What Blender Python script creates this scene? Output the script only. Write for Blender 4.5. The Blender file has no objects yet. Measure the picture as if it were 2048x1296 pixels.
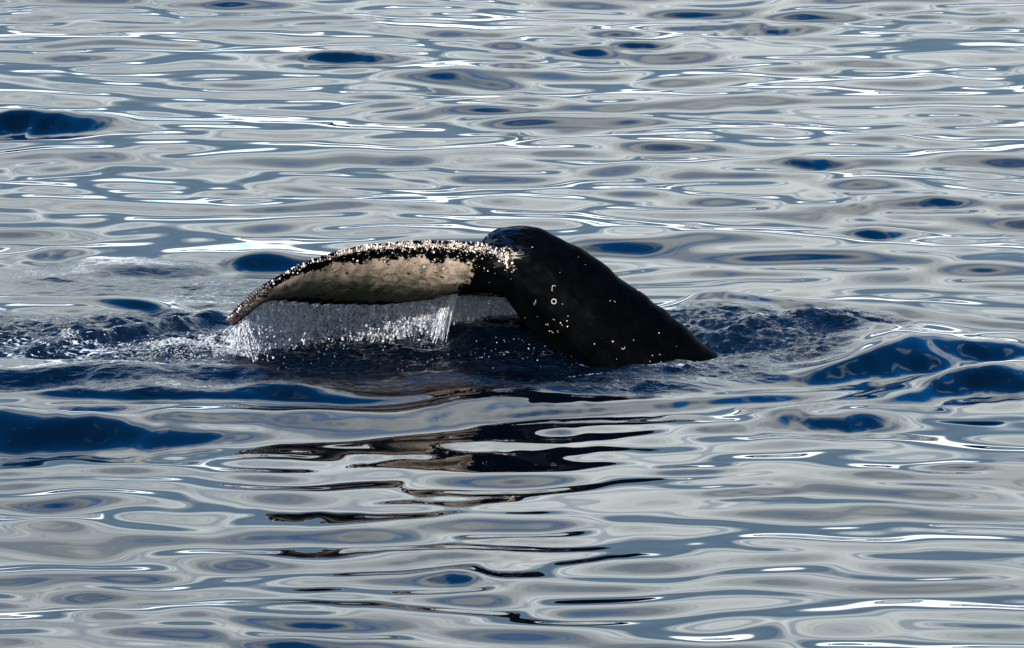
import bpy, bmesh, math, random
import numpy as np
from mathutils import Vector, Matrix
from mathutils.kdtree import KDTree
from mathutils.bvhtree import BVHTree

random.seed(7)
rng = np.random.RandomState(11)
scene = bpy.context.scene
COL = scene.collection

# ------------------------------------------------------------------ camera
DEP = math.radians(10.0)
DIST = 60.0
CAM = np.array([0.0, -DIST * math.cos(DEP), DIST * math.sin(DEP)])
cam_data = bpy.data.cameras.new("camera")
cam = bpy.data.objects.new("camera", cam_data)
COL.objects.link(cam)
cam.location = CAM
cam.rotation_euler = (math.pi / 2 - DEP, 0, 0)
cam_data.sensor_width = 36.0
cam_data.lens = 36.0 * DIST / 7.42
cam_data.clip_start = 0.5
cam_data.clip_end = 20000
scene.camera = cam

# ------------------------------------------------------------------ exposure
vs = scene.view_settings
vs.view_transform = 'Standard'
vs.look = 'None'
vs.gamma = 1.0
vs.use_curve_mapping = False
vs.exposure = 1.35
scene.render.engine = 'CYCLES'
scene.cycles.max_bounces = 8
scene.cycles.transmission_bounces = 6
scene.cycles.glossy_bounces = 4
scene.cycles.diffuse_bounces = 2
scene.cycles.transparent_max_bounces = 8
scene.cycles.caustics_reflective = True
scene.cycles.caustics_refractive = True
scene.cycles.sample_clamp_indirect = 4.0
scene.cycles.blur_glossy = 0.5

# ------------------------------------------------------------------ sun + sky
SUN_EL = math.radians(28)
SUN_AZ = math.radians(212)       # compass style, 0 = +Y (away from camera), clockwise
sd = bpy.data.lights.new("sun", 'SUN')
sd.energy = 3.8
sd.angle = math.radians(0.53)
sd.color = (1.0, 0.93, 0.84)
sun = bpy.data.objects.new("sun", sd)
COL.objects.link(sun)
sdir = Vector((math.sin(SUN_AZ) * math.cos(SUN_EL), math.cos(SUN_AZ) * math.cos(SUN_EL), math.sin(SUN_EL)))
sun.rotation_euler = sdir.to_track_quat('Z', 'Y').to_euler()
sun.location = (0, 0, 60)

world = bpy.data.worlds.new("World")
scene.world = world
world.use_nodes = True


class NT:
    """small helper round a node tree"""
    def __init__(self, nt):
        self.nt = nt
        nt.nodes.clear()

    def n(self, t, **kw):
        nd = self.nt.nodes.new(t)
        for k, v in kw.items():
            if k.startswith('i_'):
                key = k[2:]
                nd.inputs[int(key) if key.isdigit() else key.replace('_', ' ')].default_value = v
            else:
                setattr(nd, k, v)
        return nd

    def l(self, a, b):
        self.nt.links.new(a, b)

    def put(self, v, sock):
        if hasattr(v, 'node'):
            self.l(v, sock)
        else:
            sock.default_value = v

    def m(self, op, a, b=None, c=None, clamp=False):
        nd = self.nt.nodes.new('ShaderNodeMath')
        nd.operation = op
        nd.use_clamp = clamp
        for i, v in enumerate((a, b, c)):
            if v is not None:
                self.put(v, nd.inputs[i])
        return nd.outputs[0]

    def mix(self, f, a, b):
        nd = self.nt.nodes.new('ShaderNodeMix')
        nd.data_type = 'RGBA'
        self.put(f, nd.inputs[0])
        for v, s in ((a, nd.inputs[6]), (b, nd.inputs[7])):
            if not hasattr(v, 'node') and len(v) == 3:
                v = (*v, 1)
            self.put(v, s)
        return nd.outputs[2]

    def ss(self, v, lo, hi, a=0.0, b=1.0):
        nd = self.nt.nodes.new('ShaderNodeMapRange')
        nd.interpolation_type = 'SMOOTHSTEP'
        self.put(v, nd.inputs[0])
        for i, x in enumerate((lo, hi, a, b)):
            self.put(x, nd.inputs[i + 1])
        return nd.outputs[0]

    def noise(self, vec, scale, detail=3, rough=0.5, dist=0.0):
        nd = self.nt.nodes.new('ShaderNodeTexNoise')
        if vec is not None:
            self.l(vec, nd.inputs['Vector'])
        nd.inputs['Scale'].default_value = scale
        nd.inputs['Detail'].default_value = detail
        nd.inputs['Roughness'].default_value = rough
        nd.inputs['Distortion'].default_value = dist
        return nd.outputs[0]


def sky_nodes():
    t = NT(world.node_tree)
    tc = t.n('ShaderNodeTexCoord')
    sep = t.n('ShaderNodeSeparateXYZ')
    t.l(tc.outputs['Generated'], sep.inputs[0])
    X, Y, Z = sep.outputs
    z = t.m('MAXIMUM', Z, 0.0)
    d = t.m('ADD', z, 0.16)
    px = t.m('DIVIDE', X, d)
    py = t.m('DIVIDE', Y, d)
    cmb = t.n('ShaderNodeCombineXYZ')
    t.l(px, cmb.inputs[0]); t.l(py, cmb.inputs[1])
    P = cmb.outputs[0]
    sky = t.n('ShaderNodeTexSky', sky_type='NISHITA', sun_disc=False)
    sky.sun_elevation = SUN_EL
    sky.sun_rotation = SUN_AZ
    sky.altitude = 0
    sky.air_density = 1.0
    sky.dust_density = 0.3
    sky.ozone_density = 3.0
    # cloud cover: a deck that breaks open higher up
    big = t.noise(P, 1.15, 4, 0.55, 0.4)
    fine = t.noise(P, 3.6, 5, 0.6, 0.8)
    cov = t.m('ADD', big, t.m('MULTIPLY', t.m('SUBTRACT', fine, 0.5), 0.35))
    thr = t.ss(z, 0.20, 0.62, 0.22, 0.57)          # needed cover for cloud, rises with elevation
    mask = t.ss(t.m('SUBTRACT', cov, thr), -0.03, 0.09)
    # cloud tone: pale grey, cream tops, grey-blue bases
    tone = t.ss(t.noise(P, 3.4, 4, 0.6, 1.0), 0.32, 0.68)
    c_mid = t.mix(tone, (3.4, 4.1, 4.7), (7.6, 8.1, 8.0))
    # darker grey-blue stratus low down, bright clear strip beneath it at the horizon
    wob = t.m('MULTIPLY', t.m('SUBTRACT', t.noise(P, 0.9, 3, 0.5), 0.5), 0.10)
    zz = t.m('ADD', z, wob)
    low = t.ss(zz, 0.140, 0.195, 1.0, 0.0)
    c1 = t.mix(low, c_mid, (1.0, 1.6, 2.25))
    hor = t.ss(zz, 0.045, 0.085, 1.0, 0.0)
    c2 = t.mix(hor, c1, (9.5, 9.8, 10.0))
    # brighter, thicker cloud overhead
    gain = t.ss(z, 0.20, 0.60, 1.05, 0.95)
    vm = t.n('ShaderNodeVectorMath', operation='SCALE')
    t.l(c2, vm.inputs[0]); t.l(gain, vm.inputs['Scale'])
    tint = t.n('ShaderNodeVectorMath', operation='MULTIPLY')
    t.l(sky.outputs[0], tint.inputs[0]); tint.inputs[1].default_value = (0.03, 0.92, 1.60)
    out = t.mix(mask, tint.outputs[0], vm.outputs[0])
    bg = t.n('ShaderNodeBackground')
    t.l(out, bg.inputs[0])
    bg.inputs[1].default_value = 0.10
    o = t.n('ShaderNodeOutputWorld')
    t.l(bg.outputs[0], o.inputs[0])


sky_nodes()

# ------------------------------------------------------------------ geometry helpers
CD, SD = math.cos(DEP), math.sin(DEP)
FOC = 2048 * DIST / 7.42        # focal length in photograph pixels


def ray(px, row):
    a, b = (px - 1024) / FOC, (648 - row) / FOC
    return np.array([a, CD + b * SD, -SD + b * CD])


def at_depth(px, row, y):
    """real place, y metres in depth, of a point measured on the photograph"""
    r = ray(px, row)
    t = (y - CAM[1]) / r[1]
    return CAM + r * t


def on_sea(px, row):
    r = ray(px, row)
    return (CAM + r * (-CAM[2] / r[2]))[:2]


def tag(o, label=None, cat=None, group=None, kind=None):
    if label: o['label'] = label
    if cat: o['category'] = cat
    if group: o['group'] = group
    if kind: o['kind'] = kind
    return o


def np_mesh(name, V, F, smooth=True, attrs=None):
    """mesh from numpy: V (n,3); F (m,k) all faces with k corners"""
    V = np.asarray(V, np.float32); F = np.asarray(F, np.int32)
    me = bpy.data.meshes.new(name)
    me.vertices.add(len(V)); me.vertices.foreach_set('co', V.ravel())
    k = F.shape[1]
    me.loops.add(F.size); me.loops.foreach_set('vertex_index', F.ravel())
    me.polygons.add(len(F))
    me.polygons.foreach_set('loop_start', np.arange(0, F.size, k, dtype=np.int32))
    me.polygons.foreach_set('loop_total', np.full(len(F), k, np.int32))
    if smooth:
        me.polygons.foreach_set('use_smooth', np.ones(len(F), bool))
    for an, arr in (attrs or {}).items():
        at = me.attributes.new(an, 'FLOAT', 'POINT')
        at.data.foreach_set('value', np.asarray(arr, np.float32).ravel())
    me.update(calc_edges=True)
    return me


def add(name, me, mat=None, parent=None):
    o = bpy.data.objects.new(name, me)
    COL.objects.link(o)
    if mat: me.materials.append(mat)
    if parent: o.parent = parent
    return o


_perm = np.arange(256); np.random.RandomState(3).shuffle(_perm); _perm = np.concatenate([_perm, _perm])
_ga = np.random.RandomState(4).rand(256) * 2 * math.pi
_gx, _gy = np.cos(_ga), np.sin(_ga)


def pnoise(x, y):
    """2D gradient noise, about -0.7..0.7"""
    xi = np.floor(x).astype(np.int64); yi = np.floor(y).astype(np.int64)
    xf, yf = x - xi, y - yi
    u = xf ** 3 * (xf * (xf * 6 - 15) + 10); v = yf ** 3 * (yf * (yf * 6 - 15) + 10)
    xi &= 255; yi &= 255

    def g(ix, iy, fx, fy):
        h = _perm[_perm[ix & 255] + (iy & 255)]
        return _gx[h] * fx + _gy[h] * fy
    a = g(xi, yi, xf, yf); b = g(xi + 1, yi, xf - 1, yf)
    c = g(xi, yi + 1, xf, yf - 1); d = g(xi + 1, yi + 1, xf - 1, yf - 1)
    return (a + u * (b - a)) + v * ((c + u * (d - c)) - (a + u * (b - a)))


def fbm(x, y, n=4, gain=0.5):
    s = 0; a = 1.0
    for i in range(n):
        s = s + a * pnoise(x + 17.3 * i, y - 9.1 * i)
        x = x * 2.03; y = y * 2.03; a *= gain
    return s


def sstep(a, b, x):
    t = np.clip((x - a) / (b - a), 0, 1)
    return t * t * (3 - 2 * t)


# ------------------------------------------------------------------ the sea
def axis(fine_parts, lo, hi, growth=1.12):
    """coordinate list: given (start, stop, step) parts in order, then growing steps out to lo / hi"""
    c = []
    for s, e, st in fine_parts:
        c += list(np.arange(s, e - 1e-6, st))
    c.append(fine_parts[-1][1])
    st = fine_parts[-1][2]
    while c[-1] < hi:
        st *= growth; c.append(c[-1] + st)
    st = fine_parts[0][2]; pre = [c[0]]
    while pre[-1] > lo:
        st *= growth; pre.append(pre[-1] - st)
    return np.array(pre[:0:-1] + c)


WAVES = []
_r = np.random.RandomState(23)
for i in range(130):
    lam = 0.46 * (5.0 / 0.46) ** (_r.rand() ** 1.2)
    th = _r.normal(0, 0.36) + (-0.16 if i % 3 else 0.30)
    k = 2 * math.pi / lam
    sl = 0.0116 * (1.0 if lam < 1.8 else 0.8) * (0.5 + _r.rand())
    amp = sl / k
    WAVES.append((k * math.sin(th), k * math.cos(th), amp, _r.rand() * 2 * math.pi, lam))

# smooth hollows/faces turned to the viewer, which mirror the blue overhead: px, row, half width, half height (photo px), slope, tilt
FACES = [
    (40, 248, 180, 11, .32, 0), (710, 119, 110, 7, .24, 0), (1500, 63, 110, 9, .22, .05), (1285, 98, 55, 5, .22, 0),
    (1020, 132, 55, 6, .22, 0), (1770, 408, 140, 7, .25, 0), (1757, 476, 55, 8, .24, 0), (105, 517, 55, 9, .25, 0),
    (1640, 332, 60, 7, .2, 0), (330, 548, 330, 10, .15, .06), (1480, 620, 130, 12, .26, 0),
    (1670, 845, 135, 15, .24, .03), (1450, 860, 90, 12, .12, 0), (1860, 722, 210, 17, .28, .16), (1960, 768, 130, 16, .30, .06), (1560, 790, 160, 8, .2, .12),
    (1050, 832, 330, 13, .10, .05), (140, 872, 260, 17, .28, 0), (200, 822, 190, 9, .28, 0), (980, 800, 260, 7, .10, .03), (1480, 985, 110, 8, .17, .03),
    (900, 1160, 60, 14, .16, 0), (1100, 870, 40, 7, .12, 0), (150, 1238, 170, 14, -.09, 0), (1385, 946, 80, 6, .17, 0),
    (60, 765, 150, 11, .24, 0), (420, 800, 260, 10, .2, 0), (1900, 945, 70, 6, .2, 0),
    (160, 765, 240, 9, .2, 0), (600, 760, 300, 8, .22, 0),
    # faces sloping away from the viewer, which keep the whale's dark mirror image
    (700, 905, 260, 24, -.03, 0), (1140, 905, 210, 22, -.02, .03), (640, 1035, 220, 14, -.07, 0), (900, 1010, 260, 10, -.05, .02), (1090, 1113, 230, 24, -.055, 0),
    (650, 1100, 220, 15, -.06, 0), (1055, 1067, 90, 9, -.05, 0), (640, 1265, 130, 11, -.08, .04), (930, 985, 190, 15, -.035, 0),
]
# crests: polyline in photo px, half width in m, height in m
CRESTS = [
    ([(-200, 752), (300, 760), (700, 776), (1100, 774), (1450, 752), (1700, 720), (1900, 665)], 0.80, 0.062, 0.55),
    ([(250, 838), (600, 850), (900, 842), (1200, 818), (1420, 800)], 0.16, 0.022),
    ([(-60, 735), (300, 742), (700, 772), (1100, 766), (1400, 748), (1640, 706), (1830, 662)], 0.17, 0.044),
    ([(1330, 744), (1430, 722), (1530, 716)], 0.14, 0.035),
    ([(-60, 850), (400, 842), (800, 832), (1100, 800), (1450, 776), (1750, 725), (1990, 668)], 0.19, 0.034),
    ([(-60, 790), (100, 792), (500, 805), (900, 806), (1300, 788), (1560, 752)], 0.10, 0.018),
    ([(1480, 832), (1750, 800), (2060, 738)], 0.16, 0.036),
    ([(-60, 600), (120, 605), (300, 622), (440, 645)], 0.16, 0.055),
    ([(60, 705), (140, 692), (300, 672), (440, 635), (560, 650)], 0.13, 0.075),
    ([(-60, 660), (100, 650), (220, 640)], 0.12, 0.050),
    ([(-60, 530), (200, 530), (400, 512), (560, 530)], 0.45, 0.035),
    ([(1360, 632), (1500, 632), (1640, 616), (1760, 606), (1830, 622)], 0.26, 0.115),
    ([(1440, 688), (1560, 668), (1680, 660), (1742, 672)], 0.17, 0.110),
    ([(1350, 655), (1430, 662), (1500, 668)], 0.14, 0.060),
    ([(480, 672), (800, 668), (1060, 676)], 0.16, 0.045),
]
# rough water: px, row, half width m, half depth m, strength
ROUGH = [
    (200, 685, 1.25, 1.05, 1.0), (-250, 670, 1.2, 1.0, .8), (560, 705, 1.1, 0.95, .9), (900, 700, 1.1, 1.2, .8), (1180, 720, .9, .9, .75),
    (1480, 682, .85, .95, 1.0), (1150, 775, 1.0, .5, .45), (400, 770, 1.6, .6, .35), (1690, 652, .5, .52, .9), (480, 590, .6, .8, .32), (250, 560, .9, .8, .22), (760, 640, 1.3, .8, .5),
    (1350, 745, .8, .5, .6), (700, 775, 1.4, .45, .25),
]
FOAM = [  # px, row, half width m, half depth m, strength
    (400, 695, .34, .45, .75), (200, 700, .75, .6, .66), (60, 690, .7, .7, .55), (480, 715, .3, .22, .6), (620, 690, .5, .35, .35),
    (1210, 728, .55, .40, .50), (1060, 712, .5, .45, .45), (1330, 752, .4, .07, .75), (1180, 762, .4, .06, .65), (1420, 738, .10, .12, .8), (1420, 715, .22, .3, .55), (1560, 690, .5, .4, .25), (1700, 690, .2, .2, .35),
    (960, 640, .5, .4, .3),
]


def sea_height(x, y, step):
    """x, y arrays; step = local grid spacing (so unresolved waves are left out)"""
    h = np.zeros_like(x); hs = np.zeros_like(x)
    # gently bent coordinates so that crests are not straight
    wx = x + 0.35 * pnoise(x * 0.35 + 5, y * 0.22) + 0.10 * pnoise(x * 1.6, y * 1.4 + 3)
    wy = y + 0.45 * pnoise(x * 0.28 - 7, y * 0.25 + 11) + 0.09 * pnoise(x * 1.3 + 8, y * 1.5)
    for kx, ky, a, ph, lam in WAVES:
        f = np.clip(lam / (step * 3.0) - 1, 0, 1)
        w_ = f * a * np.sin(kx * wx + ky * wy + ph)
        if lam > 1.15: h += w_
        else: hs += w_
    calm = 0.75 + 0.5 * sstep(-0.35, 0.35, pnoise(x * 0.22 + 2, y * 0.12 + 6))
    h *= calm; hs *= calm
    qx, qy = on_sea(860, 1000)
    ce = np.exp(-((x - qx) / 2.0) ** 4 - ((y - qy) / 4.4) ** 4)
    h = h * (1 - 0.78 * ce) + hs * (1 - .12 * ce)
    near = (np.abs(x) < 9) & (y > -14) & (y < 22)
    xn, yn = x[near], y[near]
    g = np.zeros_like(xn)
    wq1 = fbm(xn * 1.3 + 40, yn * 0.9, 2); wq2 = fbm(xn * 1.8, yn * 0.8 + 31, 3)
    for px, row, hw, hh, s, tilt in FACES:
        cx, cy = on_sea(px, row)
        sx = on_sea(px + hw, row)[0] - cx
        sy = abs(on_sea(px, row - hh)[1] - cy)
        dx = xn - cx + 0.10 * wq1
        dy = yn - cy - tilt * dx / SD * 0.9 + 0.75 * sy * wq2
        q = np.exp(-np.abs(dx / sx) ** 2.6 * 0.8 - (dy / (sy * 1.25)) ** 2)
        g += 1.22 * s * dy * q
    for pts, w, hgt, *far in CRESTS:
        P = np.array([on_sea(*p) for p in pts])
        o = np.argsort(P[:, 0]); P = P[o]
        # smooth curve y(x)
        yy = np.interp(xn, P[:, 0], P[:, 1])
        xs = np.linspace(P[0, 0] - 1, P[-1, 0] + 1, 200)
        ys = np.interp(xs, P[:, 0], P[:, 1])
        kern = np.hanning(23); kern /= kern.sum()
        ys = np.convolve(np.pad(ys, 11, 'edge'), kern, 'valid')
        yy = np.interp(xn, xs, ys) + 0.06 * pnoise(xn * 1.7 + hgt * 900, xn * 0)
        env = sstep(P[0, 0] - .35, P[0, 0] + .35, xn) * (1 - sstep(P[-1, 0] - .35, P[-1, 0] + .35, xn))
        d = (yn - yy) / w
        prof = np.where(d < 0, np.exp(-(d / 1.0) ** 2), np.exp(-(d / (far[0] if far else 1.6)) ** 2))
        g += hgt * env * prof * (0.75 + 1.0 * pnoise(xn * 1.3 + 9, yn * 0.6 + hgt * 70))
    # rough, churned water round the whale
    R = np.zeros_like(xn); Fm = np.zeros_like(xn)
    for px, row, hw, hd, s in ROUGH:
        cx, cy = on_sea(px, row)
        q = ((xn - cx) / hw) ** 2 + ((yn - cy) / hd) ** 2
        R = np.maximum(R, s * (1 - sstep(0.30, 1.45, q + 0.5 * pnoise(xn * 1.4, yn * 1.2 + 4))))
    for px, row, hw, hd, s in FOAM:
        cx, cy = on_sea(px, row)
        q = ((xn - cx) / hw) ** 2 + ((yn - cy) / hd) ** 2
        Fm = np.maximum(Fm, s * np.exp(-q * 1.2))
    stp = step[near] if hasattr(step, 'shape') else step
    ok = np.clip(1.6 - stp / 0.03, 0, 1)
    n1 = fbm(xn * 1.7 + 3, yn * 2.2 + 0.8 * xn, 3, 0.5)
    n2 = fbm(xn * 4.0 + 1, yn * 8.0 - 3, 3, 0.52)
    n3 = fbm(xn * 11 + 1, yn * 22 - 3, 2, 0.5)
    ridg = 0.5 - np.abs(n2)
    g += R * (0.075 * n1 + 0.040 * ridg + ok * (0.0115 * n3))
    h[near] += g
    Ra = np.zeros_like(x); Fa = np.zeros_like(x)
    Ra[near] = R; Fa[near] = Fm
    return h, Ra, Fa


def build_sea():
    X = axis([(-9, -4.6, .06), (-4.6, 4.6, .0185), (4.6, 9, .06)], -6000, 6000, 1.16)
    Y = axis([(-11.5, -3.2, .05), (-3.2, 1.9, .017), (1.9, 18.5, .045)], -2500, 9000, 1.16)
    gx, gy = np.meshgrid(X, Y)
    stx = np.gradient(X); sty = np.gradient(Y)
    st = np.maximum(stx[None, :], sty[:, None])
    xs, ys = gx.ravel(), gy.ravel()
    h, R, Fm = sea_height(xs, ys, st.ravel())
    V = np.stack([xs, ys, h], 1)
    nx, ny = len(X), len(Y)
    i = np.arange(nx * ny).reshape(ny, nx)
    F = np.stack([i[:-1, :-1], i[:-1, 1:], i[1:, 1:], i[1:, :-1]], -1).reshape(-1, 4)
    print('sea quads', len(F))
    me = np_mesh('water', V, F, True, {'rough': R, 'foam': Fm})
    m = bpy.data.materials.new('sea_water')
    m.use_nodes = True
    t = NT(m.node_tree)
    geo = t.n('ShaderNodeNewGeometry')
    pos = geo.outputs['Position']
    ar = t.n('ShaderNodeAttribute', attribute_name='rough').outputs['Fac']
    af = t.n('ShaderNodeAttribute', attribute_name='foam').outputs['Fac']
    mp = t.n('ShaderNodeMapping')
    t.l(pos, mp.inputs[0]); mp.inputs['Scale'].default_value = (0.8, 1.9, 1.0)
    n_a = t.noise(mp.outputs[0], 13, 3, 0.55, 1.0)
    n_b = t.noise(mp.outputs[0], 26, 4, 0.6, 0.3)
    hgt = t.m('ADD', t.m('MULTIPLY', n_a, 0.034), t.m('MULTIPLY', n_b, 0.008))
    hgt = t.m('MULTIPLY', hgt, t.m('POWER', ar, 1.3))
    bmp = t.n('ShaderNodeBump'); bmp.inputs['Strength'].default_value = 1.0
    bmp.inputs['Distance'].default_value = 1.0
    t.l(hgt, bmp.inputs['Height'])
    p = t.n('ShaderNodeBsdfPrincipled')
    p.inputs['Base Color'].default_value = (0.0004, 0.0016, 0.0040, 1)
    p.inputs['Roughness'].default_value = 0.004
    p.inputs['IOR'].default_value = 1.34
    t.l(bmp.outputs[0], p.inputs['Normal'])
    # foam flecks and lace
    fn = t.noise(mp.outputs[0], 20, 5, 0.62, 1.0)
    fn2 = t.noise(mp.outputs[0], 3.0, 3, 0.5, 0.5)
    v = t.m('ADD', fn, t.m('MULTIPLY', t.m('SUBTRACT', fn2, 0.5), 0.35))
    thr = t.m('SUBTRACT', 0.80, t.m('MULTIPLY', af, 0.42))
    fm = t.ss(t.m('SUBTRACT', v, thr), 0.0, 0.05)
    f = t.n('ShaderNodeBsdfPrincipled')
    f.inputs['Base Color'].default_value = (0.34, 0.38, 0.41, 1)
    f.inputs['Roughness'].default_value = 0.6
    t.l(bmp.outputs[0], f.inputs['Normal'])
    mx = t.n('ShaderNodeMixShader')
    t.l(fm, mx.inputs[0]); t.l(p.outputs[0], mx.inputs[1]); t.l(f.outputs[0], mx.inputs[2])
    o = t.n('ShaderNodeOutputMaterial')
    t.l(mx.outputs[0], o.inputs[0])
    ob = add('sea_water', me, m)
    tag(ob, kind='structure')
    return ob


sea = build_sea()


def sea_z(x, y):
    x = np.atleast_1d(np.asarray(x, float)); y = np.atleast_1d(np.asarray(y, float))
    return sea_height(x, y, np.full(x.shape, .0185))[0]


# ------------------------------------------------------------------ the whale
def catmull(P, n):
    P = np.asarray(P, float)
    P = np.vstack([2 * P[0] - P[1], P, 2 * P[-1] - P[-2]])
    seg = len(P) - 3
    t = np.linspace(0, seg, n)
    i = np.minimum(t.astype(int), seg - 1); f = (t - i)[:, None]
    a, b, c, d = P[i], P[i + 1], P[i + 2], P[i + 3]
    return 0.5 * (2 * b + (c - a) * f + (2 * a - 5 * b + 4 * c - d) * f ** 2 + (3 * b - a - 3 * c + d) * f ** 3)


def spline(u, U, P):
    """smooth interpolation of rows P given at knots U"""
    P = np.asarray(P, float); U = np.asarray(U, float)
    g = np.gradient(P, U, axis=0)
    i = np.clip(np.searchsorted(U, u) - 1, 0, len(U) - 2)
    h = (U[i + 1] - U[i]); t = ((u - U[i]) / h)[:, None]; h = h[:, None]
    return ((2 * t ** 3 - 3 * t ** 2 + 1) * P[i] + (t ** 3 - 2 * t ** 2 + t) * h * g[i]
            + (-2 * t ** 3 + 3 * t ** 2) * P[i + 1] + (t ** 3 - t ** 2) * h * g[i + 1])


class Fluke:
    def __init__(self, knots, lead, trail, thick, camber, toward, teeth, n=150, m=26):
        self.U = np.array(knots)
        self.lead = np.array([at_depth(*p) for p in lead]); self.trail = np.array([at_depth(*p) for p in trail])
        self.thick, self.camber, self.toward, self.teeth = thick, camber, np.array(toward, float), teeth
        self.n, self.m = n, m
        u = np.linspace(self.U[0], self.U[-1], n)
        self.u = u
        self.Lc, self.Tc = spline(u, self.U, self.lead), spline(u, self.U, self.trail)
        span = np.gradient(self.Lc + self.Tc, axis=0)
        ch = self.Tc - self.Lc
        nn = np.cross(span, ch); nn /= np.linalg.norm(nn, axis=1)[:, None] + 1e-9
        nn *= np.sign((nn @ self.toward))[:, None]
        self.nn = nn
        self.chord = np.linalg.norm(ch, axis=1)
        cd = ch / self.chord[:, None]
        k0, k1, N, A = teeth
        saw = np.abs(((u * N) % 1.0)) ** 0.7
        rnd = 0.65 + 0.6 * np.random.RandomState(5).rand(400)[(u * N).astype(int) % 400]
        self.Tc = self.Tc + cd * (A * (saw - 0.3) * rnd * sstep(k0, k0 + .08, u) * (1 - sstep(k1 - .06, k1, u)))[:, None]

    def surf(self, i, v, side):
        """i station index array, v chord fraction array, side +1 ventral (towards viewer) / -1 dorsal"""
        L, T, nn = self.Lc[i], self.Tc[i], self.nn[i]
        c = self.chord[i]
        u = self.u[i]
        t0 = np.interp(u, self.U, self.thick)
        v_ = np.clip(v, 0, 1)
        prof = 1.55 * np.sqrt(v_) * (1 - v_) ** 0.85 + 0.07 * np.sqrt(v_)
        prof *= 1.0
        cam = self.camber * c * (4 * v_ * (1 - v_)) * (1.25 - 0.5 * v_)
        off = cam + side * t0 * prof
        # trailing edge kept round: small residual thickness
        off = off + side * 0.006 * sstep(0, .1, v_) * (1 - sstep(.985, 1, v_))
        return L + (T - L) * v_[:, None] + nn * off[:, None]

    def shell(self):
        m = self.m
        vv = (1 - np.cos(np.linspace(0, math.pi, m))) / 2
        vs_ = np.concatenate([vv, vv[-2:0:-1]]); sd_ = np.concatenate([np.ones(m), -np.ones(m - 2)])
        k = len(vs_)
        I = np.repeat(np.arange(self.n), k)
        V = self.surf(I, np.tile(vs_, self.n), np.tile(sd_, self.n))
        return V, loft_faces(self.n, k)


def loft_faces(n, k):
    F = []
    for i in range(n - 1):
        for j in range(k):
            a, b = i * k + j, i * k + (j + 1) % k
            F.append((a, b, b + k, a + k))
    return F, [tuple(range(k))[::-1], tuple((n - 1) * k + j for j in range(k))]


near_fluke = Fluke(
    [-.12, 0, .15, .3, .45, .6, .72, .84, .93, 1.0],
    [(1100, 580, -1.25), (1045, 538, -1.36), (990, 494, -1.36), (900, 482, -1.30), (800, 483, -1.27), (700, 496, -1.32),
     (622, 520, -1.40), (550, 556, -1.46), (495, 596, -1.50), (452, 638, -1.54)],
    [(1010, 570, -1.10), (935, 556, -0.85), (862, 588, -0.62), (775, 604, -0.52), (700, 606, -0.58), (625, 604, -0.75),
     (570, 598, -0.98), (524, 602, -1.22), (500, 624, -1.40), (466, 652, -1.50)],
    [.16, .13, .095, .075, .062, .052, .046, .042, .036, .022], 0.10, (0, -1, -.6), (.10, .90, 21, .045))
far_fluke = Fluke(
    [-.12, 0, .2, .45, .7, .9, 1.0],
    [(975, 520, -1.15), (1000, 478, -1.00), (1085, 480, -.55), (1150, 512, -.10), (1210, 560, .35), (1245, 610, .75), (1250, 640, .95)],
    [(930, 590, -.95), (880, 578, -.70), (915, 588, -.38), (1000, 592, .02), (1110, 612, .42), (1190, 628, .75), (1235, 645, .95)],
    [.16, .12, .085, .065, .05, .035, .012], 0.06, (0, -1, -.6), (.05, .9, 18, .022), n=110, m=22)


def stock_shell():
    R = [  # dorsal px,row  ventral px,row  depth, half width
        ((962, 482), (930, 535), -1.12, .05), ((978, 466), (948, 545), -1.13, .13), ((1000, 455), (966, 553), -1.14, .18),
        ((1040, 451), (986, 570), -1.16, .22), ((1085, 459), (1008, 592), -1.18, .25),
        ((1140, 486), (1030, 622), -1.20, .28), ((1178, 506), (1048, 645), -1.22, .295), ((1212, 532), (1066, 668), -1.24, .31),
        ((1248, 561), (1100, 700), -1.27, .325), ((1275, 580), (1125, 730), -1.29, .335), ((1306, 602), (1160, 760), -1.30, .345),
        ((1345, 633), (1205, 800), -1.32, .36), ((1386, 668), (1250, 850), -1.34, .375), ((1441, 718), (1310, 910), -1.37, .39),
        ((1500, 775), (1370, 990), -1.40, .41), ((1560, 850), (1440, 1080), -1.45, .43), ((1600, 930), (1500, 1170), -1.5, .42)]
    D = np.array([at_depth(*r[0], r[2]) for r in R]); Vn = np.array([at_depth(*r[1], r[2]) for r in R]); W = np.array([[r[3]] for r in R])
    n, k = 120, 40
    D, Vn, W = catmull(D, n), catmull(Vn, n), catmull(W, n)[:, 0]
    C = (D + Vn) / 2; ax = (D - Vn) / 2
    tang = np.gradient(C, axis=0)
    s = np.cumsum(np.linalg.norm(tang, axis=1))
    lat = np.cross(ax, tang); lat /= np.linalg.norm(lat, axis=1)[:, None]
    th = np.arange(k) / k * 2 * math.pi
    ca, sa = np.cos(th), np.sin(th)
    knuck = 1 + 0.014 * np.sin(s * 24 + np.sin(s * 9)) * (s > .35)
    V = []
    for i in range(n):
        up = np.sign(ca) * np.abs(ca) ** 0.95
        kk = np.where(ca > .7, knuck[i], 1.0)
        side = np.sign(sa) * np.abs(sa) ** 1.12 * np.where(ca < 0, 1 - 0.22 * np.abs(ca) ** 2, 1)
        side = side + 0.10 * np.exp(-((ca + .42) / .16) ** 2) * np.sign(sa) - 0.07 * np.exp(-((ca + .78) / .2) ** 2) * np.sign(sa)
        V.append(C[i] + ax[i] * (up * kk)[:, None] + lat[i] * (side * W[i])[:, None])
    return np.concatenate(V), loft_faces(n, k)


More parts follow.
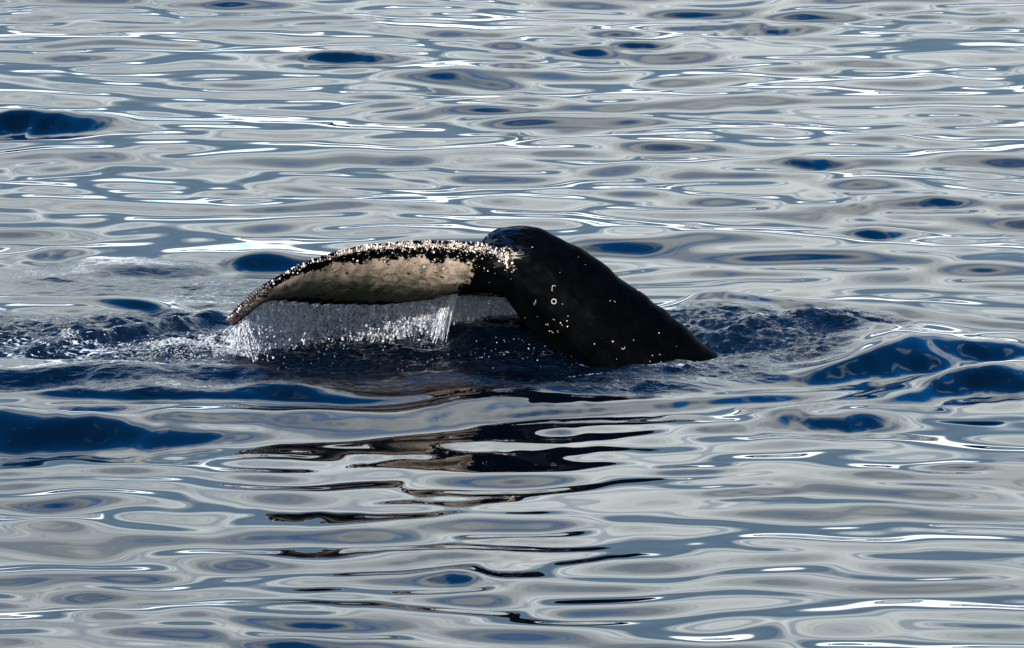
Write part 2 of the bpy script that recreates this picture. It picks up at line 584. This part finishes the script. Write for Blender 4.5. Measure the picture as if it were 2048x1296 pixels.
def whale_body():
    V, faces, off = [], [], 0
    for vv, (q, caps) in (stock_shell(), near_fluke.shell(), far_fluke.shell()):
        V.append(vv)
        for f in list(q) + caps:
            faces.append(tuple(a + off for a in f))
        off += len(vv)
    me = bpy.data.meshes.new('body_source')
    me.from_pydata(np.concatenate(V).tolist(), [], faces)
    bm = bmesh.new(); bm.from_mesh(me)
    bmesh.ops.recalc_face_normals(bm, faces=bm.faces)
    bm.to_mesh(me); bm.free()
    tmp = bpy.data.objects.new('body_source', me); COL.objects.link(tmp)
    r = tmp.modifiers.new('r', 'REMESH'); r.mode = 'VOXEL'; r.voxel_size = 0.0085; r.use_smooth_shade = True
    sm = tmp.modifiers.new('s', 'SMOOTH'); sm.factor = 0.5; sm.iterations = 3
    dg = bpy.context.evaluated_depsgraph_get()
    out = bpy.data.meshes.new_from_object(tmp.evaluated_get(dg))
    bpy.data.objects.remove(tmp); bpy.data.meshes.remove(me)
    n = len(out.vertices); co = np.empty(n * 3, np.float32); out.vertices.foreach_get('co', co); co = co.reshape(-1, 3).astype(float)
    no = np.empty(n * 3, np.float32); out.vertices.foreach_get('normal', no); no = no.reshape(-1, 3)
    # soft irregular skin relief
    d = 0.006 * fbm(co[:, 0] * 3 + co[:, 2] * 2, co[:, 1] * 3 - co[:, 2] * 3, 3)
    d += 0.0035 * pnoise(co[:, 0] * 14 + co[:, 1] * 3, co[:, 2] * 14)
    co += no * d[:, None]
    out.vertices.foreach_set('co', co.astype(np.float32).ravel())
    # pigment: white ventral field of the flukes, in fluke coordinates (u span, v chord)
    def field(fl, u0, u1, v0, v1):
        gi = np.arange(0, fl.n, 1); gv = np.linspace(0.0, 1, 46)
        I = np.repeat(gi, len(gv)); Vv = np.tile(gv, len(gi))
        kd = KDTree(len(I) * 2)
        pv = fl.surf(I, Vv, np.ones(len(I))); pd = fl.surf(I, Vv, -np.ones(len(I)))
        for j, p in enumerate(pv): kd.insert(p, j)
        for j, p in enumerate(pd): kd.insert(p, j + len(I))
        kd.balance()
        U = np.full(n, -1.0); Vc = np.full(n, 2.0); S = np.zeros(n)
        box = (co.min(0), co.max(0))
        lo, hi = pv.min(0) - .1, pv.max(0) + .1
        for j in np.nonzero(np.all((co > lo) & (co < hi), axis=1))[0]:
            _, q, dist = kd.find(co[j])
            s = 1.0
            if q >= len(I): q -= len(I); s = -1.0
            if dist < 0.05:
                U[j] = fl.u[I[q]]; Vc[j] = Vv[q]; S[j] = s
        w = np.minimum.reduce([(U - u0) / .10, (u1 - U) / .08, (Vc - v0) / .12, (v1 - Vc) / .12])
        w = np.where(S > 0, np.clip(w, -1, 1), -1)
        return w, U, Vc, S
    w1, U, Vc, S = field(near_fluke, .17, .95, .115, .74)
    w2, *_ = field(far_fluke, .1, .8, .35, .72)
    w = np.maximum(w1, np.minimum(w2, -0.12))
    at = out.attributes.new('pale', 'FLOAT', 'POINT'); at.data.foreach_set('value', w.astype(np.float32))
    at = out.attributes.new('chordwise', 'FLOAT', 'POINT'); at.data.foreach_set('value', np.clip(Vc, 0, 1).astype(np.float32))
    rimv = np.where(S != 0, np.exp(-(np.clip(Vc - .01, 0, 9) / .042) ** 2) * sstep(-.02, .1, U) * (1 - .6 * sstep(.6, .8, U)) * (S > 0), 0)
    at = out.attributes.new('rim', 'FLOAT', 'POINT'); at.data.foreach_set('value', rimv.astype(np.float32))
    at = out.attributes.new('span', 'FLOAT', 'POINT'); at.data.foreach_set('value', np.where(S != 0, U, -1).astype(np.float32))
    return out


JOINT = tuple(at_depth(1000, 482, -1.33))


def skin_material():
    m = bpy.data.materials.new('whale_skin'); m.use_nodes = True
    t = NT(m.node_tree)
    tc = t.n('ShaderNodeTexCoord'); P = tc.outputs['Object']
    pale = t.n('ShaderNodeAttribute', attribute_name='pale').outputs['Fac']
    n1 = t.noise(P, 7, 5, 0.65, 0.6)
    n2 = t.noise(P, 34, 3, 0.6, 0.3)
    v = t.m('ADD', pale, t.m('ADD', t.m('MULTIPLY', t.m('SUBTRACT', n1, .5), 2.2), t.m('MULTIPLY', t.m('SUBTRACT', n2, .5), 1.2)))
    f = t.ss(v, -0.05, 0.12)
    # scratches: thin stretched noise lines, dark on the pale field
    mp = t.n('ShaderNodeMapping'); t.l(P, mp.inputs[0]); mp.inputs['Scale'].default_value = (4, 9, 9); mp.inputs['Rotation'].default_value = (0.3, 0.5, 0.2)
    sc = t.noise(mp.outputs[0], 3.0, 2, 0.5, 2.0)
    line = t.ss(t.m('ABSOLUTE', t.m('SUBTRACT', sc, 0.5)), 0.008, 0.022, 1.0, 0.0)
    gate = t.ss(t.noise(P, 6, 2, 0.5), 0.47, 0.56)
    f = t.m('MULTIPLY', f, t.m('SUBTRACT', 1.0, t.m('MULTIPLY', t.m('MULTIPLY', line, gate), 0.85)))
    spots = t.ss(t.noise(P, 16, 3, 0.7, 1.5), 0.61, 0.64)
    f = t.m('MULTIPLY', f, t.m('SUBTRACT', 1.0, spots))
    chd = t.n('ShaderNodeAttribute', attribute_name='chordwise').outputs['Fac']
    aft_shade = t.ss(t.m('ADD', t.noise(P, 10, 4, 0.6, 1.0), t.m('MULTIPLY', chd, .9)), 0.52, 0.98)   # aft underside's shade put into the colour: mottled dark green towards the trailing edge
    white = t.mix(aft_shade, (0.29, 0.225, 0.172), (0.055, 0.057, 0.038))
    rim = t.n('ShaderNodeAttribute', attribute_name='rim').outputs['Fac']
    rn = t.noise(P, 38, 4, 0.7, 1.2)
    rimf = t.ss(t.m('ADD', rn, t.m('MULTIPLY', rim, 0.26)), 0.74, 0.78)
    dark = t.mix(t.ss(n1, .4, .7), (0.0005, 0.0007, 0.0009), (0.0011, 0.0014, 0.0017))
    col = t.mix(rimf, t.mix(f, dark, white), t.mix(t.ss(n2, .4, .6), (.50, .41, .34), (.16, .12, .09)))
    bh = t.m('ADD', t.m('MULTIPLY', n2, 0.0025), t.m('MULTIPLY', t.noise(P, 120, 2, .5), 0.0007))
    b = t.n('ShaderNodeBump'); t.l(bh, b.inputs['Height']); b.inputs['Strength'].default_value = .8
    p = t.n('ShaderNodeBsdfPrincipled')
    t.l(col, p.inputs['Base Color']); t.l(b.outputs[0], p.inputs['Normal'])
    rr = t.m('MULTIPLY_ADD', t.noise(P, 12, 3, .6), 0.25, 0.26)
    t.l(rr, p.inputs['Roughness'])
    # water film still running off the joint of fluke and stock
    mw = t.n('ShaderNodeMapping'); t.l(P, mw.inputs[0]); mw.inputs['Scale'].default_value = (7, 16, 26)
    wn = t.noise(mw.outputs[0], 1.0, 4, 0.6, 1.2)
    dn = t.n('ShaderNodeVectorMath', operation='DISTANCE'); t.l(P, dn.inputs[0]); dn.inputs[1].default_value = JOINT
    film_w = t.m('MULTIPLY', t.ss(wn, .50, .60), t.ss(dn.outputs['Value'], .10, .26, 1.0, 0.0))
    few = t.m('MULTIPLY', t.ss(t.noise(P, 9, 4, .7, 1.5), .66, .72), .08)
    t.l(t.m('ADD', .004, t.m('ADD', t.m('MULTIPLY', film_w, .5), few)), p.inputs['Specular IOR Level'])
    t.l(t.m('MULTIPLY', rr, t.m('SUBTRACT', 1.0, t.m('MULTIPLY', film_w, .75))), p.inputs['Roughness'])
    o = t.n('ShaderNodeOutputMaterial'); t.l(p.outputs[0], o.inputs[0])
    return m


whale = bpy.data.objects.new('humpback_whale', None)
COL.objects.link(whale)
_w0 = at_depth(1330, 700, -1.3)
whale.location = (_w0[0], _w0[1], 0.0)
tag(whale, 'black whale tail arching out of the dark water, pale underside of its left fluke showing', 'whale')


def child(name, me, mat=None, co=None):
    o = add(name, me, mat if not me.materials else None, whale)
    o.location = Vector(co if co is not None else (0, 0, 0)) - whale.location
    return o


body_me = whale_body()
print('body verts', len(body_me.vertices))
body_me.materials.clear()
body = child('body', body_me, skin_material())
bv = BVHTree.FromPolygons([v.co[:] for v in body_me.vertices], [p.vertices[:] for p in body_me.polygons])


def shell_material(name, c0, c1, rough=.55):
    m = bpy.data.materials.new(name); m.use_nodes = True
    t = NT(m.node_tree)
    tc = t.n('ShaderNodeNewGeometry')
    f = t.ss(t.noise(tc.outputs['Position'], 60, 3, .6), .35, .65)
    col = t.mix(f, c0, c1)
    p = t.n('ShaderNodeBsdfPrincipled'); t.l(col, p.inputs['Base Color']); p.inputs['Roughness'].default_value = rough
    o = t.n('ShaderNodeOutputMaterial'); t.l(p.outputs[0], o.inputs[0])
    return m


M_SHELL = shell_material('barnacle_shell', (.66, .58, .51), (.16, .12, .095))
M_RUST = shell_material('rusty_growth', (.055, .022, .015), (.012, .007, .006), .4)
M_SCAR = shell_material('scar_tissue', (.34, .31, .28), (.22, .20, .18))


def barnacle_geo(seed):
    """volcano shaped ribbed shell with a sunken mouth, unit radius"""
    r_ = np.random.RandomState(seed)
    k = 9
    V, F = [], []
    for j, (rad, z) in enumerate(((1.0, -.15), (.74, .45), (.48, .68), (.30, .35))):
        for i in range(k):
            a = 2 * math.pi * i / k
            rr = rad * (1 + (.16 if i % 2 else -.10) * (j < 2) + r_.uniform(-.08, .08))
            V.append((rr * math.cos(a), rr * math.sin(a), z * (1 + r_.uniform(-.15, .15))))
    for j in range(3):
        for i in range(k):
            a, b = j * k + i, j * k + (i + 1) % k
            F.append((a, b, b + k, a + k))
    F.append(tuple(3 * k + i for i in range(k)))
    return V, F


BG = [barnacle_geo(i) for i in range(4)]
B_ME = []
for i, (v_, f_) in enumerate(BG):
    me = bpy.data.meshes.new('barnacle'); me.from_pydata(v_, [], f_); me.update(); me.materials.append(M_SHELL); B_ME.append(me)
    me2 = me.copy(); me2.materials.clear(); me2.materials.append(M_RUST); B_ME.append(me2)


def frame_on(normal, spin):
    q = Vector(normal).to_track_quat('Z', 'Y')
    return q.to_matrix() @ Matrix.Rotation(spin, 3, 'Z')


spots = []      # (point, normal, radius, rusty)
rb = np.random.RandomState(42)


def on_fluke(u, v, side=1.0):
    i = int(np.clip(np.searchsorted(near_fluke.u, u), 0, near_fluke.n - 1))
    p = near_fluke.surf(np.array([i]), np.array([v]), np.array([side]))[0]
    loc, nor, _, _ = bv.find_nearest(Vector(p))
    return loc, nor


DENS = ([0, .06, .12, .2, .45, .55, .65, .8, .9, .96, 1.0], [.10, .22, .6, 1, 1, .75, .38, .28, .5, .7, .6])
while len(spots) < 1000:
    u = rb.uniform(.0, 1.0)
    if rb.rand() > np.interp(u, *DENS): continue
    
    v = abs(rb.normal(0.0, 1.0)) * .020 + .002
    if rb.rand() < .07: v = rb.uniform(.03, .20)
    if u > .9: v *= 4
    cl = pnoise(np.array([u * 30.0]), np.array([v * 26 + 3.3]))[0] + .5 * pnoise(np.array([u * 75.0]), np.array([v * 60]))[0]
    if cl < -.05 and rb.rand() < .85: continue
    side = 1.0 if v > .012 or rb.rand() < .6 else -1.0
    loc, nor = on_fluke(u, v, side)
    rad = .0022 + .0090 * rb.rand() ** 3.5
    if u > .86 and rb.rand() < .25: rad *= 1.5
    spots.append((loc, nor, rad, u > .88 and rb.rand() < .5))
spots.sort(key=lambda s: -s[2])
for loc, nor, rad, rusty in spots[:285]:
    k = rb.randint(4) * 2 + (1 if rusty else 0)
    o = bpy.data.objects.new('barnacle', B_ME[k]); COL.objects.link(o); o.parent = whale
    mt = frame_on(nor, rb.uniform(0, 6)).to_4x4()
    o.matrix_local = Matrix.Translation(loc + nor * rad * .1 - whale.location) @ mt @ Matrix.Diagonal((rad, rad, rad * rb.uniform(.45, .9), 1))


def scatter_mesh(name, items, geos, mats, parent=None, origin=Vector((0, 0, 0))):
    """items: (loc, 3x3 matrix incl. scale, geometry index, material index) joined in one mesh"""
    V, F, MI, off = [], [], [], 0
    for loc, mat, gi, mi in items:
        gv, gf = geos[gi]
        A = np.array(gv) @ np.array(mat).T + np.array(loc) - np.array(origin)
        V.append(A)
        F += [tuple(a + off for a in f) for f in gf]; MI += [mi] * len(gf)
        off += len(gv)
    me = bpy.data.meshes.new(name); me.from_pydata(np.concatenate(V).tolist(), [], F)
    for m in mats: me.materials.append(m)
    me.polygons.foreach_set('material_index', np.array(MI, np.int32))
    me.polygons.foreach_set('use_smooth', np.ones(len(F), bool))
    me.update()
    o = bpy.data.objects.new(name, me); COL.objects.link(o)
    if parent: o.parent = parent
    return o


crust = scatter_mesh('barnacle_crust', [(l, frame_on(n_, rb.uniform(0, 6)) @ Matrix.Diagonal((r, r, r)), rb.randint(4), int(ru))
                                        for l, n_, r, ru in spots[285:]], BG, [M_SHELL, M_RUST], whale, whale.location)
tag(crust, kind='stuff')

# lumpy rust brown growth at the drooping tip
LUMP = []
bm = bmesh.new(); bmesh.ops.create_icosphere(bm, subdivisions=2, radius=1)
for v in bm.verts:
    v.co *= 1 + .35 * float(pnoise(np.array([v.co.x * 1.7 + 4]), np.array([v.co.y * 1.7 + v.co.z * 2.1]))[0])
LUMP.append(([tuple(v.co) for v in bm.verts], [tuple(x.index for x in f.verts) for f in bm.faces])); bm.free()
it = []
for i in range(170):
    u = rb.uniform(.86, 1.0)
    loc, nor = on_fluke(u, rb.uniform(.0, .55) if u > .93 else rb.uniform(0, .15), 1 if rb.rand() < .8 else -1)
    r = rb.uniform(.006, .016)
    it.append((loc, frame_on(nor, rb.uniform(0, 6)) @ Matrix.Diagonal((r, r * rb.uniform(.7, 1.3), r * .8)), 0, 0 if rb.rand() < .15 else 1))
M_BLACKSKIN = shell_material('dark_growth', (.012, .010, .010), (.03, .02, .018), .35)
tag(scatter_mesh('tip_growth', it, LUMP, [M_RUST, M_BLACKSKIN], whale, whale.location), kind='stuff')

# ring scars and single barnacles on the tail stock
def torus_geo(arc=2 * math.pi):
    n, k = (16, 5)
    V, F = [], []
    closed = arc > 6.2
    for i in range(n):
        a = arc * i / (n if closed else n - 1)
        tap = 1 if closed else (0.25 + .75 * math.sin(math.pi * i / (n - 1)))
        for j in range(k):
            b = 2 * math.pi * j / k
            r = 1 + .20 * tap * math.cos(b)
            V.append((r * math.cos(a), r * math.sin(a), .16 * tap * math.sin(b)))
    for i in range(n if closed else n - 1):
        for j in range(k):
            a, b = i * k + j, i * k + (j + 1) % k
            c, d = ((i + 1) % n) * k + (j + 1) % k, ((i + 1) % n) * k + j
            F.append((a, d, c, b))
    return V, F


RING_ME = []
for arc in (2 * math.pi, 3.6, 2.2):
    v_, f_ = torus_geo(arc); me = bpy.data.meshes.new('ring_scar'); me.from_pydata(v_, [], f_); me.update(); me.materials.append(M_SCAR)
    me.polygons.foreach_set('use_smooth', np.ones(len(f_), bool)); RING_ME.append(me)


def hit(px, row):
    r = Vector(ray(px, row)); loc, nor, _, _ = bv.ray_cast(Vector(CAM), r)
    return loc, nor


for px, row, r, arc, spin in [(1108, 603, .017, 0, 0), (1108, 575, .014, 1, .4), (1107, 579, .012, 2, 2.2), (1074, 603, .012, 2, 2.0), (1070, 608, .008, 1, 1),
                              (1222, 603, .009, 2, 1.2), (1228, 604, .009, 2, -.6), (1246, 695, .012, 1, 3.3), (1117, 663, .010, 1, 1.0),
                              (1106, 663, .013, 2, 2.4), (1096, 649, .006, 0, 0), (1107, 641, .009, 2, 0), (1320, 710, .006, 1, 0)]:
    loc, nor = hit(px, row)
    if loc is None: continue
    o = bpy.data.objects.new('ring_scar', RING_ME[arc]); COL.objects.link(o); o.parent = whale
    o.matrix_local = Matrix.Translation(loc + nor * .0006 - whale.location) @ frame_on(nor, spin).to_4x4() @ Matrix.Diagonal((r, r, r, 1))
for px, row, r in [(1226, 683, .011), (1189, 688, .006), (1121, 646, .006), (1124, 650, .005), (1135, 653, .007), (1136, 632, .005), (1092, 649, .005), (1305, 711, .005),
                   (1322, 724, .005), (1318, 666, .006), (1267, 680, .005), (1040, 500, .004), (1065, 494, .004), (1157, 514, .004), (1171, 529, .004), (1276, 581, .006),
                   (1120, 545, .004), (1134, 642, .006), (1027, 541, .005), (1022, 558, .004), (933, 510, .005), (1009, 528, .006), (1300, 723, .004), (1064, 494, .003),
                   (1125, 608, .004), (1075, 633, .004), (1099, 662, .007), (1050, 636, .004), (979, 565, .004)]:
    loc, nor = hit(px, row)
    if loc is None: continue
    o = bpy.data.objects.new('small_barnacle', B_ME[rb.randint(4) * 2]); COL.objects.link(o); o.parent = whale
    o.matrix_local = Matrix.Translation(loc - whale.location) @ frame_on(nor, rb.uniform(0, 6)).to_4x4() @ Matrix.Diagonal((r * .78, r * .7, r * .4, 1))

# ------------------------------------------------------------------ falling water, spray, foam
def white_water(name, glass=.5, tint=(.80, .86, .92), rough=.08):
    m = bpy.data.materials.new(name); m.use_nodes = True
    t = NT(m.node_tree)
    g = t.n('ShaderNodeBsdfGlass'); g.inputs['IOR'].default_value = 1.33; g.inputs['Roughness'].default_value = rough
    g.inputs['Color'].default_value = (.93, .96, 1, 1)
    d = t.n('ShaderNodeBsdfDiffuse'); d.inputs['Color'].default_value = (*tint, 1)
    tr = t.n('ShaderNodeBsdfTranslucent'); tr.inputs['Color'].default_value = (*tint, 1)
    a = t.n('ShaderNodeMixShader'); a.inputs[0].default_value = .3
    t.l(d.outputs[0], a.inputs[1]); t.l(tr.outputs[0], a.inputs[2])
    pos = t.n('ShaderNodeNewGeometry').outputs['Position']
    nz = t.m('ADD', t.m('MULTIPLY', t.noise(pos, 44, 2, .7, 1.5), .8), t.m('MULTIPLY', t.noise(pos, 7, 2, .5, .5), .2))
    f = t.ss(nz, glass - .02, glass + .02, 0, .95)
    b = t.n('ShaderNodeBump'); b.inputs['Strength'].default_value = 1; b.inputs['Distance'].default_value = 1
    t.l(t.m('MULTIPLY', t.noise(pos, 55, 4, .7, .8), .030), b.inputs['Height'])
    t.l(b.outputs[0], g.inputs['Normal']); t.l(b.outputs[0], d.inputs['Normal'])
    mx = t.n('ShaderNodeMixShader'); t.l(f, mx.inputs[0]); t.l(g.outputs[0], mx.inputs[1]); t.l(a.outputs[0], mx.inputs[2])
    o = t.n('ShaderNodeOutputMaterial'); t.l(mx.outputs[0], o.inputs[0])
    return m


M_FALL = white_water('falling_water', .53, (1.0, 1.0, 1.0))
M_DROP = white_water('spray', .48, (.95, .97, 1.0))
M_FOAM = white_water('foam', .40, (.64, .68, .70), .3)


def curtain(fl, u0, u1, name, label, mat, drift=(-.02, .0), seed=0, thr=.36, per_m=75, throw=.05):
    """broken sheet of water pouring off a trailing edge, real depth and holes"""
    r_ = np.random.RandomState(seed)
    sel = np.nonzero((fl.u >= u0) & (fl.u <= u1))[0]
    P = fl.Tc[sel]
    seg = np.concatenate([[0], np.cumsum(np.linalg.norm(np.diff(P, axis=0), axis=1))])
    L = seg[-1]; nu = int(L * per_m * 1.6)
    s = np.linspace(0, L, nu)
    T = np.stack([np.interp(s, seg, P[:, k]) for k in range(3)], 1)
    nv = 64
    T[:, 1] += .012
    base = sea_z(T[:, 0], T[:, 1])
    f = np.linspace(-.05, 1.0, nv)
    S_, F_ = np.meshgrid(s, f, indexing='ij')
    H = (T[:, 2] - base)
    X = T[:, 0][:, None] + drift[0] * F_ + .012 * pnoise(S_ * 9 + seed, F_ * 3)
    Y = T[:, 1][:, None] + drift[1] * F_ + throw * fbm(S_ * 5 + seed, F_ * 2.2, 3) * (.3 + F_) \
        + .085 * fbm(S_ * 20 + F_ * H[:, None] * 8, F_ * H[:, None] * 22 + seed, 3) * (.35 + F_) + .028 * fbm(S_ * 50, F_ * H[:, None] * 70, 2)
    Z = T[:, 2][:, None] - H[:, None] * F_
    X = X + .020 * fbm(S_ * 28 + 50, F_ * H[:, None] * 28 + 7, 2) * (.2 + F_)
    Z = Z + .018 * fbm(S_ * 24 + 90, F_ * H[:, None] * 30, 2)
    Z = Z + .010 * fbm(S_ * 30 + 5, F_ * 10, 2)
    V = np.stack([X, Y, Z], -1).reshape(-1, 3)
    hole = fbm(S_ * 18 + seed * 3, F_ * H[:, None] * 26, 3, .6) + .30 * (1 - F_)
    idx = np.arange(nu * nv).reshape(nu, nv)
    Q = np.stack([idx[:-1, :-1], idx[1:, :-1], idx[1:, 1:], idx[:-1, 1:]], -1)
    keep = hole[:-1, :-1] > thr - .36 - .15
    keep &= (F_ < 1.0 - .45 * (.5 + pnoise(S_ * 4.5 + seed, S_ * 0 + 2)) * (np.abs(pnoise(S_ * 13, S_ * 0)) + .35))[:-1, :-1]
    end = np.minimum(S_, L - S_) + .06 * pnoise(F_ * 6 + seed, S_ * 0) + .03 * pnoise(F_ * 25, S_ * 9)
    keep &= (end > .02 + .24 * F_ * (S_ < L / 2))[:-1, :-1]
    Q = Q[keep]
    me = np_mesh(name, V, Q, True)
    o = add(name, me, mat)
    so = o.modifiers.new('thickness', 'SOLIDIFY'); so.thickness = .006; so.offset = 0
    tag(o, label, 'falling water', kind='stuff')
    return T, base


def thread_geo(p0, p1, r0, r1, wob, seed):
    n = 9
    r_ = np.random.RandomState(seed)
    t = np.linspace(0, 1, n)
    P = p0 + (p1 - p0) * t[:, None] + wob * np.cumsum(r_.normal(0, 1, (n, 3)), 0) * .3 * t[:, None]
    R = (r0 + (r1 - r0) * t) * (1 + .55 * np.sin(t * 22 + r_.rand() * 6))
    R = np.clip(R, .0006, 1)
    V, F = [], []
    for i in range(n):
        for j in range(4):
            a = j * math.pi / 2
            V.append(P[i] + np.array([math.cos(a) * R[i], math.sin(a) * R[i], 0]))
    for i in range(n - 1):
        for j in range(4):
            a, b = i * 4 + j, i * 4 + (j + 1) % 4
            F.append((a, b, b + 4, a + 4))
    F.append((0, 1, 2, 3)); F.append(tuple((n - 1) * 4 + j for j in (3, 2, 1, 0)))
    return V, F


def join_raw(name, parts, mat, label, cat):
    V, F, off = [], [], 0
    for v, f in parts:
        V.append(np.asarray(v)); F += [tuple(a + off for a in q) for q in f]; off += len(v)
    me = bpy.data.meshes.new(name); me.from_pydata(np.concatenate(V).tolist(), [], F)
    me.polygons.foreach_set('use_smooth', np.ones(len(F), bool)); me.update()
    o = add(name, me, mat); tag(o, label, cat, kind='stuff')
    return o


T1, b1 = curtain(near_fluke, .10, .985, 'water_curtain', 'glittering curtain of water pouring off the toothed edge of the pale near fluke', M_FALL, (-.03, -.04), 1)
T2, b2 = curtain(far_fluke, .0, .62, 'water_curtain', 'shorter curtain of water streaming off the far fluke behind the black tail stock', white_water('brightened_falling_water', .44, (1.0, 1.0, 1.0)), (-.05, -.05), 9, thr=.40)  # whiter mix: brightness put into the colour where the tail shades this curtain

thr_parts = []
rt = np.random.RandomState(8)
for T, b, num in ((T1, b1, 170), (T2, b2, 120)):
    for i in range(num):
        j = int(len(T) * (.06 + .93 * rt.rand()))
        p0 = T[j] + np.array([0, rt.normal(0, .02), .005])
        fr = rt.uniform(.25, 1.0)
        p1 = np.array([p0[0] + rt.normal(-.05, .06), p0[1] + rt.normal(0, .09), p0[2] - (p0[2] - b[j]) * fr])
        thr_parts.append(thread_geo(p0, p1, rt.uniform(.0025, .006), rt.uniform(.001, .004), .012, i))
# stream off the drooping tip, and one off the notch between the flukes
tip = near_fluke.Tc[-4]; notch = near_fluke.Tc[int(near_fluke.n * .18)]
for i in range(46):
    p0 = tip + rt.normal(0, 1, 3) * np.array([.022, .02, .008]) + np.array([.03, 0, .01])
    p1 = p0 + np.array([rt.normal(.03, .035), rt.normal(-.03, .03), 0]); p1[2] = rt.uniform(-.01, .10)
    thr_parts.append(thread_geo(p0, p1, rt.uniform(.003, .008), rt.uniform(.002, .006), .012, 900 + i))
for i in range(70):
    p0 = notch + rt.normal(0, 1, 3) * np.array([.018, .02, .005]) + np.array([.04, 0, .0])
    p1 = p0 + np.array([rt.normal(-.10, .02), rt.normal(-.05, .03), 0]); p1[2] = rt.uniform(0, .12)
    thr_parts.append(thread_geo(p0, p1, rt.uniform(.003, .006), rt.uniform(.001, .004), .008, 1900 + i))
for i in range(150):                      # runnels draining across the far fluke's underside
    k = rt.randint(int(far_fluke.n * .08), int(far_fluke.n * .5)); v0 = rt.uniform(.45, .85)
    q0 = far_fluke.surf(np.array([k]), np.array([v0]), np.array([1.0]))[0]
    q1 = far_fluke.surf(np.array([max(k - 3, 0)]), np.array([1.0]), np.array([1.0]))[0]
    thr_parts.append(thread_geo(q0 + np.array([0, -.006, -.004]), q1 + np.array([0, -.006, -.004]), .0022, rt.uniform(.002, .0045), .006, 3000 + i))
join_raw('water_streams', thr_parts, M_DROP, 'thin twisting threads of water running off the fluke edges and drooping tip', 'water streams')

ICO = []
bm = bmesh.new(); bmesh.ops.create_icosphere(bm, subdivisions=1, radius=1)
ICO.append(([tuple(v.co) for v in bm.verts], [tuple(x.index for x in f.verts) for f in bm.faces])); bm.free()
IV = np.array(ICO[0][0]); IF = np.array(ICO[0][1])


def blobs(name, P, R, stretch, mat, label, cat, seed=0):
    r_ = np.random.RandomState(seed)
    n = len(P)
    A = IV[None] * (R[:, None, None] * (1 + stretch[:, None, :]))
    A = A * (1 + .25 * r_.uniform(-1, 1, (n, len(IV), 1)))
    V = (A + P[:, None, :]).reshape(-1, 3)
    F = (IF[None] + (np.arange(n) * len(IV))[:, None, None]).reshape(-1, 3)
    me = np_mesh(name, V, F, True)
    o = add(name, me, mat); tag(o, label, cat, kind='stuff')
    return o


P, R = [], []
for T, b, num in ((T1, b1, 15000), (T2, b2, 5000)):
    j = (len(T) * rt.rand(num) ** .8).astype(int)
    f = rt.rand(num) ** .8 * np.clip(.25 + j / (.16 * len(T)) + rt.normal(0, .15, num), .05, 1)
    p = T[j].copy()
    p[:, 2] = T[j, 2] - (T[j, 2] - b[j]) * f
    p += rt.normal(0, 1, (num, 3)) * np.array([.03, .055, .012]) * (.4 + f)[:, None]
    P.append(p); R.append(.0018 + .0085 * rt.rand(num) ** 3)
num = 1500
zf = rt.rand(num) ** 1.6
p = np.stack([tip[0] + .045 + rt.normal(0, 1, num) * (.10 - .07 * zf), tip[1] + rt.normal(0, .05, num), zf * tip[2]], 1); P.append(p); R.append(.002 + .004 * rt.rand(num) ** 2)
num = 380
p = np.stack([rt.uniform(-2.2, 1.2, num), rt.normal(-1.1, .45, num), np.abs(rt.normal(0, .05, num)) + .01], 1); P.append(p); R.append(.0014 + .0024 * rt.rand(num) ** 2)
P = np.concatenate(P); R = np.concatenate(R)
blobs('spray', P, R, np.stack([0 * R, 0 * R, rt.uniform(0, .9, len(R))], 1), M_DROP, 'fine drops of spray flying round the falling curtain of water', 'spray')

# piled foam where the tip stream lands, and along the wake
P, R = [], []
for px, row, sx, sy, num, rad in [(430, 678, .10, .10, 420, .020), (400, 690, .12, .08, 420, .020), (365, 690, .12, .10, 420, .022), (345, 697, .10, .08, 300, .018), (440, 712, .18, .10, 500, .010),
                                  (300, 708, .16, .08, 260, .010), (375, 715, .2, .06, 300, .008), (135, 690, .05, .06, 90, .012), (165, 692, .03, .05, 60, .012), (210, 700, .08, .05, 80, .009),
                                  (480, 708, .08, .10, 380, .011), (560, 690, .25, .12, 260, .008)]:
    cx, cy = on_sea(px, row)
    num = int(num * 2.6); rad *= .55
    x = rt.normal(cx, sx, num); y = rt.normal(cy, sy * 1.2, num)
    cl = fbm(x * 9, y * 7 + row, 2) > -.02; x, y = x[cl], y[cl]; num = len(x)
    q = ((x - cx) / sx) ** 2 + ((y - cy) / sy) ** 2
    z = sea_z(x, y) + .05 * np.exp(-q * .5) * rt.rand(num) ** 1.5
    P.append(np.stack([x, y, z], 1)); R.append(rad * (.3 + .9 * rt.rand(num) ** 1.5) * np.exp(-q * .12))
P = np.concatenate(P); R = np.concatenate(R)
blobs('foam', P, R, np.stack([.5 + 0 * R, .3 + 0 * R, -.25 + 0 * R], 1), M_FOAM, 'white foam piled on the water where the fluke tip stream lands', 'foam', 3)
